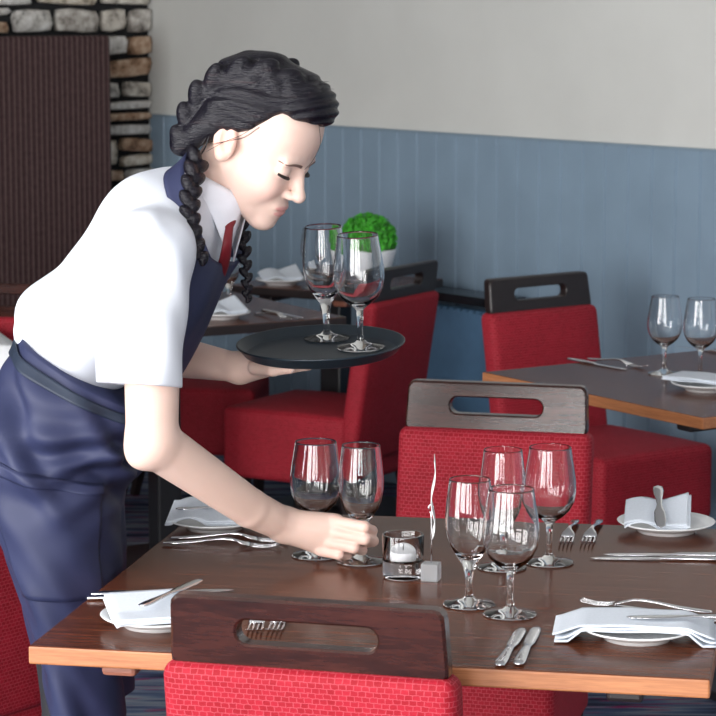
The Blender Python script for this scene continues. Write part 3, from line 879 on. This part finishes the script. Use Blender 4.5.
def hand_left(P):
    pc_ = np.array([-.135, 4.0, TRZ - .016])
    d = sm(cone(P, LW, pc_ + [-.01, -.022, -.004], .022, .015), cone(P, LW, pc_ + [-.01, .022, -.004], .022, .014), .012)
    d = sm(d, cone(P, LW, pc_ + [-.005, 0, -.004], .022, .016), .012)
    for k, (dx, dy, L) in enumerate([(.92, -.40, .062), (.99, -.10, .074), (.98, .16, .070), (.92, .38, .056)]):
        b = pc_ + [.0, -.028 + .019*k, 0]; m = b + np.array([dx, dy, -.02])*L*.55; e = b + np.array([dx, dy, .05])*L
        f = sm(cone(P, b, m, .0095, .0085), cone(P, m, e, .0085, .0070), .003); d = sm(d, f, .004)
    th = sm(cone(P, pc_ + [-.03, -.02, -.004], pc_ + [.0, -.060, -.002], .012, .010), cone(P, pc_ + [.0, -.060, -.002], pc_ + [.028, -.074, .002], .010, .008), .004)
    return sm(d, th, .006)
CH = at(146, 270, 3.865); BE = at(98, 324, 3.87)
def body_field(P):
    d = head_field(P)
    d = sm(d, cone(P, hw(-.018, 0, -.030), NB, .046, .050), .018)
    tor = sm(ell(P, CH, (.135, .085, .135), TA), ell(P, BE, (.15, .080, .130), TA), .05)
    tor = sm(tor, cone(P, NB, RS, .046, .042), .03); tor = sm(tor, cone(P, NB, LS, .046, .042), .03)
    d = sm(d, tor, .02)
    arm = sm(cone(P, RS, RE, .046, .0385), cone(P, RE, RM, .0385, .0305), .012)
    arm = sm(arm, cone(P, RM, RW, .0305, .0265), .004)
    arm = sm(arm, ell(P, at(141, 455, 3.66), (.018, .018, .018)), .02)
    arm = sm(arm, hand_right(P), .008)
    d = sm(d, arm, .012)
    la = sm(cone(P, LS, LE, .045, .038), cone(P, LE, LW, .039, .023), .02)
    la = sm(la, hand_left(P), .010)
    return sm(d, la, .012)

person = empty('person', (-.45, 3.86, 0), 0, 'waitress in white shirt and navy apron leaning over the table with a tray', 'person')
PIV = np.array([-.45, 3.86, 0.])
def pchild(name, me, mat, parent=None):
    for_parent = person if parent is None else parent
    o = link(name, me, mat, for_parent)
    return o
def shift(me):
    a = np.empty(len(me.vertices)*3, np.float32); me.vertices.foreach_get('co', a)
    a = a.reshape(-1, 3) - PIV.astype(np.float32); me.vertices.foreach_set('co', a.ravel()); me.update(); return me

# ---- skin
t = NT('skin'); at_ = t.n('ShaderNodeAttribute'); at_.attribute_name = 'tint'
fz = t.noise(t.coord(), 240, 2); fl = t.noise(t.coord(), 18, 3)
c = t.mix(.10, at_.outputs['Color'], t.ramp(fl, [(.35, (.64, .41, .34)), (.65, (.75, .55, .47))]))
t.set(Base_Color=c, Roughness=.5, Subsurface_Weight=.12, Subsurface_Radius=(.012, .005, .003), Subsurface_Scale=.6, Specular_IOR_Level=.35)
t.bump(fz, .04, .0005); M['skin'] = t.m
neck_cut = hw(-.03, 0, -.10)
lo_h = np.min([hw(f, r, u) for f in (-.13, .13) for r in (-.1, .1) for u in (-.125, .14)], 0); hi_h = np.max([hw(f, r, u) for f in (-.13, .13) for r in (-.1, .1) for u in (-.125, .14)], 0)
lo_h[2] = hw(.08, 0, -.11)[2] - .014
p1, f1_ = sdf_arrays(body_field, lo_h, hi_h, .0019)
lo_b = np.array([-.62, 3.50, .74]); hi_b = np.array([.06, 4.30, lo_h[2] + .006])
p2, f2_ = sdf_arrays(body_field, lo_b, hi_b, .0030)
pts = np.vstack([p1, p2]); fcs = np.vstack([f1_, f2_ + len(p1)])
# tint: lips, ear, cheek, nail-less fingertips
Q = (pts - HO) @ HA.T; aQ = Q.copy(); aQ[:, 1] = np.abs(aQ[:, 1])
base = np.array([.70, .50, .425])
col = np.tile(base, (len(pts), 1))
def blend(mask, c):
    global col
    col = col*(1 - mask[:, None]) + np.array(c)*mask[:, None]
hd = (np.abs(Q) < .14).all(1)
lip = np.clip(-np.minimum(ell(aQ, (.0950, 0, -.0612), (.0110, .0225, .0052)), ell(aQ, (.0930, 0, -.0706), (.0115, .0195, .0058)))/.0012 + .2, 0, 1)*hd
blend(lip*.85, (.62, .25, .24))
earm = np.clip(-ell(aQ, (-.010, .083, .002), (.024, .013, .036))/.006, 0, 1)*hd; blend(earm*.45, (.80, .34, .26))
chk = np.clip(-ell(aQ, (.070, .045, -.035), (.035, .03, .03))/.015, 0, 1)*hd; blend(chk*.30, (.84, .46, .40))
kn = np.clip(-fingers_right(pts)/.004 + 1, 0, 1); blend(kn*.18, (.80, .44, .38))
me = np_mesh(pts, fcs)
ca = me.color_attributes.new('tint', 'FLOAT_COLOR', 'POINT'); ca.data.foreach_set('color', np.hstack([col, np.ones((len(col), 1))]).astype(np.float32).ravel())
body = pchild('body', shift(me), M['skin'])
print('body', len(pts), _t.time() - _t0)

# ---- eyes: lashes, brows
M['lash'] = simple('dark eyelash', (.012, .008, .008), .6); M['brow'] = simple('brown eyebrow', (.17, .10, .085), .8, 0, .4, 900)
for sgn in (1, -1):
    g = []
    for i, ph in enumerate(np.linspace(-.85, 1.30, 18)):
        b0 = np.array([.0755 + .0150*math.cos(ph)*.97, .0325 + .0153*math.sin(ph), -.0062 + .0018*math.sin(ph*1.5)])
        out = np.array([math.cos(ph*.9), math.sin(ph*.9), -.40]); L = .0008 + .0056*math.sin(PI*min(1, (i + .5)/18*.62 + .1))**2
        row = [b0 - .0004*out, b0 + out*L*.5 + np.array([0, 0, -.0008]), b0 + out*L]
        g.append([hw(q[0], q[1]*sgn, q[2]) - PIV for q in row])
    pchild('eyelash', sheet_me(g, .0009), M['lash'])
    g = []
    for i, tt in enumerate(np.linspace(0, 1, 16)):
        r_ = .014 + .038*tt; u_ = .0140 + .005*math.sin(tt*2.4) - .004*tt; wd = (.0020*(1 - tt)**.6 + .0006)
        row = []
        for k in (-1, 0, 1):
            # find surface by marching in f
            f_ = .115
            for _ in range(40):
                dd = head_field(hw(f_, r_*sgn, u_ + k*wd)[None])[0]
                f_ -= max(dd, 0)*.8 if dd > .0003 else 0
            row.append(hw(f_ + .0004, r_*sgn, u_ + k*wd) - PIV)
        g.append(row)
    pchild('eyebrow', sheet_me(g, .0010), M['brow'])

# ---- hair
def braid_lobes(path, r0, r1, n):
    pts_ = catmull(path, n + 2); L = []
    for i in range(1, n + 1):
        tdir = nrm(pts_[i+1] - pts_[i-1]); x = i/(n+1); r = r0 + (r1 - r0)*x
        side = nrm(np.cross(tdir, [0.35, -1, .1])); s = 1 if i % 2 else -1
        ax0 = nrm(tdir*.80 + side*s*-.60); ax2 = nrm(np.cross(ax0, side)); ax1 = np.cross(ax2, ax0)
        L.append((pts_[i] + side*s*r*(.48 if r < .017 else .26), np.array([r*1.25, r*.72, r*.80]), np.stack([ax0, ax1, ax2])))
    return L
headbraid = lambda sg: [hw(f, r*sg, u) for f, r, u in [(.056, .030, .110), (.028, .040, .118), (-.010, .052, .114), (-.048, .058, .094), (-.076, .060, .060), (-.086, .060, .020), (-.082, .062, -.022), (-.068, .066, -.058)]]
nearbraid = [at(*q) for q in [(200, 152, 3.815), (194, 174, 3.775), (190, 198, 3.748), (191, 222, 3.728), (196, 244, 3.718), (203, 266, 3.715)]]
farbraid = [at(*q) for q in [(232, 190, 3.945), (239, 210, 3.945), (243, 235, 3.945), (245, 262, 3.945), (247, 285, 3.945), (247, 304, 3.945)]]
LOB = braid_lobes(headbraid(1), .0225, .0205, 15) + braid_lobes(headbraid(-1)[2:], .0190, .0180, 10) + braid_lobes(nearbraid, .0145, .0095, 16) + braid_lobes(farbraid, .0125, .0060, 18)
LC = np.array([l[0] for l in LOB])
def hair_field(P):
    Q = (P - HO) @ HA.T; a = Q.copy(); a[:, 1] = np.abs(a[:, 1])
    d = ell(a, (-.014, 0, .048), (.098, .083, .090))
    d = sm(d, ell(a, (.040, 0, .098), (.058, .060, .042)), .02)
    d = d + .0016*np.sin(330*(a[:, 2] - .55*a[:, 0]) + 25*a[:, 1] + 2.2*np.sin(45*a[:, 0]))*np.clip((a[:, 2]+.02)/.04, 0, 1)
    h = .083 - 1.7*np.clip(.043 - a[:, 0], 0, .026) - .95*np.clip(.017 - a[:, 0], 0, None) + .004*np.sin(a[:, 1]*150 + a[:, 0]*60)
    d = smx(d, (h - a[:, 2])*.6, .008)
    # hair behind the ear falling to the near braid
    d = sm(d, cone(a, (-.045, .062, .02), (-.075, .066, -.050), .026, .018), .02)
    for c_, r_, A_ in LOB:
        near = np.abs(P - c_).max(1) < .06
        if near.any(): d[near] = sm(d[near], ell(P[near], c_, r_, A_), .0026 if r_[0] < .02 else .0055)
    return d
lo_ = np.minimum(lo_h, LC.min(0)) - .035; hi_ = np.maximum(hi_h, LC.max(0)) + .035
ph_, fh_ = sdf_arrays(hair_field, lo_, hi_, .0021, slack=2.2)
me = np_mesh(ph_, fh_)
Qh = (ph_ - HO) @ HA.T
# coordinates that run along the strands: combed back and up towards the braid
strand = np.stack([(Qh[:, 2] - .55*Qh[:, 0])*1.0, Qh[:, 1]*.8, (Qh[:, 0] + .4*Qh[:, 2])*.10], 1)
va = me.attributes.new('strand', 'FLOAT_VECTOR', 'POINT'); va.data.foreach_set('vector', strand.astype(np.float32).ravel())
t = NT('dark brown hair'); an = t.n('ShaderNodeAttribute'); an.attribute_name = 'strand'
n1 = t.noise(an.outputs['Vector'], 420, 3, .6); n2 = t.noise(an.outputs['Vector'], 110, 3)
c = t.ramp(n2, [(.3, (.0025, .002, .006)), (.6, (.005, .004, .008)), (.8, (.018, .009, .012))])
t.set(Base_Color=c, Roughness=.27, Specular_IOR_Level=.30); t.bump(n1, .8, .003); M['hair'] = t.m
hair = pchild('hair', shift(me), M['hair'])
rn = random.Random(11); ms = []
def strand_tube(ps, r=.00035): ms.append(tube_me([Vector(q - PIV) for q in catmull(ps, 10)], [r]*9 + [r*.4], 5))
for k in range(9):
    f0 = .03 + .055*rn.random(); r0 = rn.uniform(.0, .07)
    strand_tube([hw(f0 - .03, r0, .118), hw(f0, r0, .132 + .004*rn.random()), hw(f0 + .02, r0 + rn.uniform(-.01, .01), .128 + .022*rn.random())])
for k in range(5):
    o_ = rn.uniform(-.006, .006)
    strand_tube([hw(.022 + o_, .072, .046), hw(.012 + o_, .081, .022), hw(-.006 + o_, .085, .0 + o_), hw(-.026, .083, -.028 + o_*2)])
strand_tube([hw(.085, .01, .085), hw(.104, .012, .060), hw(.106, .013, .030), hw(.101, .013, .012)])
for k in range(6):
    o_ = rn.uniform(-.008, .008)
    strand_tube([hw(-.04, .075, .0), hw(-.04 + o_, .078, -.03), hw(-.05 + o_*1.5, .074, -.06)], .0005)
link('loose_strand', join_me(ms), M['hair'], hair)['kind'] = 'stuff'
for tip, rr in ((nearbraid[-1], .0085), (farbraid[-1], .0055)):
    pass
print('hair', len(ph_), _t.time() - _t0)

# ---- shirt
hemR = at(137, 385, 3.665); armR = nrm(hemR - at(146, 252, 3.70))
hemL = at(172, 330, 4.09); armL = nrm(LE - LS)
w0, w1 = at(26, 331, PY), at(140, 396, PY); wx_ = nrm(w1 - w0); wn_ = np.cross(wx_, [0, 1, 0]); wn_ = wn_ if wn_[2] > 0 else -wn_
def shirt_field(P):
    d = ell(P, CH, (.150, .100, .152), TA)
    d = sm(d, ell(P, at(148, 218, 3.87), (.075, .062, .125), TA), .04)
    d = sm(d, ell(P, BE, (.150, .092, .145), TA), .05)
    d = sm(d, cone(P, at(184, 208, PY), at(155, 252, 3.715), .050, .060), .035)
    d = sm(d, cone(P, at(182, 212, PY), LS, .056, .056), .035)
    d = sm(d, ell(P, at(52, 312, 3.87), (.060, .042, .125), TA), .03)
    # body wrinkles, running round the waist
    q = (P - BE) @ TA.T
    d = d + .0035*np.sin(q[:, 0]*75 + q[:, 1]*28 + 2*np.sin(q[:, 2]*14))*np.clip((.02 - q[:, 0])/.08, 0, 1)
    d = smx(d, -((P - w0) @ wn_ + .020), .006)
    s = cone(P, at(147, 256, 3.70), at(138, 400, 3.665), .066, .064)
    qq = (P - hemR)
    s = s + .0022*np.sin(qq[:, 2]*38 + qq[:, 0]*75 + 1.5*np.sin(qq[:, 1]*40)) + .0016*np.sin(qq[:, 0]*120 - qq[:, 2]*20)
    s = smx(s, (P - hemR) @ armR, .003)
    inner = np.minimum(cone(P, at(147, 300, 3.69), at(138, 420, 3.665), .052, .0605), (.10 - (hemR - P) @ armR)*-1 + 0)
    s = smx(s, -cone(P, at(140, 345, 3.675), at(138, 420, 3.665), .048, .0612), .002)
    l = cone(P, LS, LE, .060, .060); l = smx(l, (P - hemL) @ armL, .003)
    d = sm(d, s, .022); d = sm(d, l, .022)
    d = smx(d, -cone(P, hw(-.02, 0, -.05), NB + (NB - hw(-.02, 0, -.05))*.1, .056, .050), .006)
    return d
ps_, fs_ = sdf_arrays(shirt_field, (-.66, 3.52, .92), (-.13, 4.28, 1.48), .0038)
t = NT('white cotton shirt'); fz = t.noise(t.coord(), 900, 2)
t.set(Base_Color=t.ramp(t.noise(t.coord(), 12, 3), [(.3, (.66, .69, .76)), (.7, (.70, .73, .79))]), Roughness=.8, Specular_IOR_Level=.2); t.bump(fz, .1, .0006); M['shirt'] = t.m
shirt = pchild('shirt', shift(np_mesh(ps_, fs_)), M['shirt'])
# sleeve hem band
print('shirt', len(ps_), _t.time() - _t0)

# ---- collar
NA = nrm(hw(-.02, 0, -.03) - NB); NFt = nrm(TF - NA*np.dot(TF, NA)); NBt = np.cross(NA, NFt); NBt = NBt if np.dot(NBt, TB) > 0 else -NBt
NC = NB + NA*.020
M['collar'] = simple('white shirt collar', (.80, .80, .86), .75, 0, .03)
for sgn in (1, -1):
    g = []
    for i in range(22):
        th = math.radians(16 + (176 - 16)*i/21); x = i/21
        dr = NFt*math.cos(th) + NBt*math.sin(th)*sgn
        topz = .034 + .006*(1-x); row = []
        pt = max(0, 1 - x/.30)                               # the point of the collar in front
        for k, (rr, hz) in enumerate([(.0555, topz - .016), (.0570, topz - .002), (.0600, topz + .001), (.0630, topz - .008), (.0680 + .006*pt, topz - .026 - .022*pt), (.0720 + .014*pt, topz - .042 - .050*pt)]):
            row.append(NC + dr*rr + NA*hz - PIV)
        g.append(row)
    pchild('collar', sheet_me(g, .0022), M['collar'])
# ---- tie
M['tie'] = simple('dark red tie silk', (.16, .005, .012), .55, 0, .15)
kn0 = at(230, 226, 3.815)
g = []
tie_path = catmull([at(231, 216, 3.835), at(229, 228, 3.815), at(227, 242, 3.80), at(225, 256, 3.81), at(222, 268, 3.84), at(216, 282, 3.88)], 16)
for i, q in enumerate(tie_path):
    wv_ = (.010 if i < 3 else .0065 + .0005*(i-3)); row = []
    for k in np.linspace(-1, 1, 7): row.append(q + nrm([.80, .58, .12])*k*wv_ + nrm([.5, -.8, 0])*(.003*(1-k*k)) - PIV)
    g.append(row)
pchild('tie', sheet_me(g, .003), M['tie'])

# ---- apron skirt
t = NT('navy apron cotton'); tw_ = t.noise(t.coord(), 1200, 2); bl = t.noise(t.coord(), 7, 3)
c = t.ramp(bl, [(.3, (.016, .020, .056)), (.7, (.025, .031, .080))])
t.set(Base_Color=c, Roughness=.6, Specular_IOR_Level=.35); t.bump(tw_, .15, .0006); M['apron'] = t.m
M['apron_dark'] = simple('navy woven tape', (.009, .017, .036), .6, 0, .1)
AF = nrm([.997, -.08, 0]); AB = nrm([-.08, -.997, 0])
KEY = [  # v, center (px, py), rx, ry, slope
    (0.00, (92, 366), .104, .152, -.60), (.10, (82, 392), .112, .163, -.52), (.28, (54, 440), .122, .174, -.30), (.45, (56, 500), .104, .174, -.15),
    (.65, (71, 572), .081, .170, -.06), (.85, (84, 650), .066, .150, 0), (1.0, (89, 706), .060, .142, 0)]
kv = np.array([k[0] for k in KEY]); kc = np.array([at(k[1][0], k[1][1], PY) for k in KEY]); kr_ = np.array([[k[2], k[3], k[4]] for k in KEY])
def apron_pt(th, v, off=0.):
    i = np.clip(np.searchsorted(kv, v) - 1, 0, len(kv) - 2)
    c_ = np.array([np.interp(v, kv, kc[:, j]) for j in range(3)]); rx, ry, sl = [np.interp(v, kv, kr_[:, j]) for j in range(3)]
    # cosine smoothing between keys
    cs, sn = math.cos(th), math.sin(th)
    # drag folds over the hip and soft vertical folds lower down
    hip = math.exp(-((v - .25)/.16)**2); low = max(0, v - .45)
    w_ = .0140*hip*math.sin(26*v + 3.2*th + 1.3*math.sin(5*th + 14*v)) + .0085*hip*math.sin(47*v - 4.1*th + 1.7*math.sin(3*th))
    w_ += low*.018*math.sin(5*th + 1.2*math.sin(6*v)) + .0018*math.sin(33*v + 9*th)*(1 - hip) + low*.006*math.sin(12*v + 4*th)
    m = (abs(cs)**2.4 + abs(sn)**2.4)**(-1/2.4)
    p_ = AF*cs*(rx + w_ + off)*m + AB*sn*(ry + w_ + off)*m
    return c_ + p_ + np.array([0, 0, sl*(AF*cs*rx*m)[0]])
NV, NTH = 96, 160
vs_ = []; fs2 = []
for i in range(NV):
    for k in range(NTH): vs_.append(apron_pt(2*PI*k/NTH, i/(NV-1)) - PIV)
for i in range(NV-1):
    for k in range(NTH): fs2.append((i*NTH+k, i*NTH+(k+1) % NTH, (i+1)*NTH+(k+1) % NTH, (i+1)*NTH+k))
cap = len(vs_); vs_.append(kc[0] - PIV + np.array([0, 0, -.01]))
for k in range(NTH): fs2.append((k, (k+1) % NTH, cap))
me = fixn(pyd(vs_, fs2)); skirt = pchild('apron_skirt', me, M['apron'])
def patch(t0, t1, v0, v1, off, th, nu=40, nv=24):
    return sheet_me([[apron_pt(math.radians(t0 + (t1-t0)*j/nu), v0 + (v1-v0)*i/nv, off) - PIV for j in range(nu+1)] for i in range(nv+1)], th)
pk = pchild('pocket', patch(38, 124, .315, .66, .0022, .0030), M['apron'], skirt)
def patch_n(*a, **k): return patch(*a, **k)
link('pocket_hem', patch(38, 124, .318, .350, .0045, .0016, 40, 4), M['apron'], skirt)
M['thread'] = simple('pale stitching', (.10, .12, .18), .8)
wt_ = link('waist_tie', patch(0, 358, .030, .064, .0045, .0022, 160, 5), M['apron_dark'], skirt)

# ---- bib
def bez(P, t): return (1-t)**2*np.array(P[0]) + 2*t*(1-t)*np.array(P[1]) + t*t*np.array(P[2])
rowsB = [[at(196, 236, 3.730), at(214, 276, 3.760), at(240, 258, 3.955)],
         [at(184, 300, 3.715), at(240, 322, 3.780), at(208, 306, 3.975)],
         [at(150, 378, 3.715), at(190, 402, 3.800), at(168, 356, 3.995)]]
g = []
for i in range(30):
    v_ = i/29; cp_ = [bez([rowsB[0][j], rowsB[1][j], rowsB[2][j]], v_) for j in range(3)]
    g.append([bez(cp_, j/29) + TF*.002*math.sin(j*.5 + i*.3) - PIV for j in range(30)])
bib = pchild('apron_bib', sheet_me(g, .003), M['apron'])
# ---- neck strap: ribbons over the shoulders
M['strap'] = simple('slate navy apron strap', (.050, .060, .105), .65, 0, .08)
def ribbon(path, wid, wdirs, th=.003, n=26):
    c_ = catmull(path, n); wd = catmull(wdirs, n); g_ = []
    for q, d_ in zip(c_, wd):
        d_ = nrm(d_); g_.append([q + d_*wid*k - PIV for k in (-.5, -.25, 0, .25, .5)])
    return sheet_me(g_, th)
strap_path = [at(186, 160, 3.870), at(178, 163, 3.81), at(174, 178, 3.775), at(180, 205, 3.745), at(190, 230, 3.728), at(200, 255, 3.725), at(206, 285, 3.730)]
strap_w = [np.array([.2, .2, .9]), np.array([.75, -.2, .6]), np.array([.95, -.25, .2]), np.array([.96, -.2, -.1]), np.array([.96, -.2, -.2]), np.array([.96, -.2, -.2]), np.array([.96, -.2, -.2])]
pchild('neck_strap', ribbon(strap_path[:-1], .034, strap_w[:-1]), M['apron'])
fs_path = [at(186, 160, 3.870), at(196, 158, 3.93), at(212, 180, 3.965), at(228, 215, 3.97), at(238, 258, 3.955)]
pchild('neck_strap', ribbon(fs_path, .030, [np.array([.2, .2, .9]), np.array([.5, .5, .7]), np.array([.8, .5, 0]), np.array([.7, .6, -.2]), np.array([.6, .7, -.2])]), M['apron'])

# ---- trousers and shoes
M['trouser'] = simple('black trousers', (.008, .008, .012), .8)
def legs(P):
    d = None
    for yy in (3.81, 3.935):
        hip = np.array([-.475, yy, .88]); knee = np.array([-.440, yy - .005, .48]); ank = np.array([-.47, yy, .06])
        l = sm(cone(P, hip, knee, .060, .050), cone(P, knee, ank, .050, .046), .03); d = l if d is None else np.minimum(d, l)
    return smx(d, .035 - P[:, 2], .01)
pt_, ft_ = sdf_arrays(legs, (-.62, 3.66, .0), (-.30, 4.07, 1.02), .008)
pchild('trousers', shift(np_mesh(pt_, ft_)), M['trouser'])
for yy in (3.81, 3.935):
    def shoe(P, yy=yy):
        d = sm(cone(P, (-.49, yy, .040), (-.33, yy, .030), .040, .036), cone(P, (-.47, yy, .08), (-.47, yy, .05), .046, .046), .02)
        return smx(d, .001 - P[:, 2], .004)
    p3, f3 = sdf_arrays(shoe, (-.56, yy - .07, -.02), (-.26, yy + .07, .16), .006)
    pchild('shoe', shift(np_mesh(p3, f3)), M['black_gloss'])
print('person done', _t.time() - _t0)
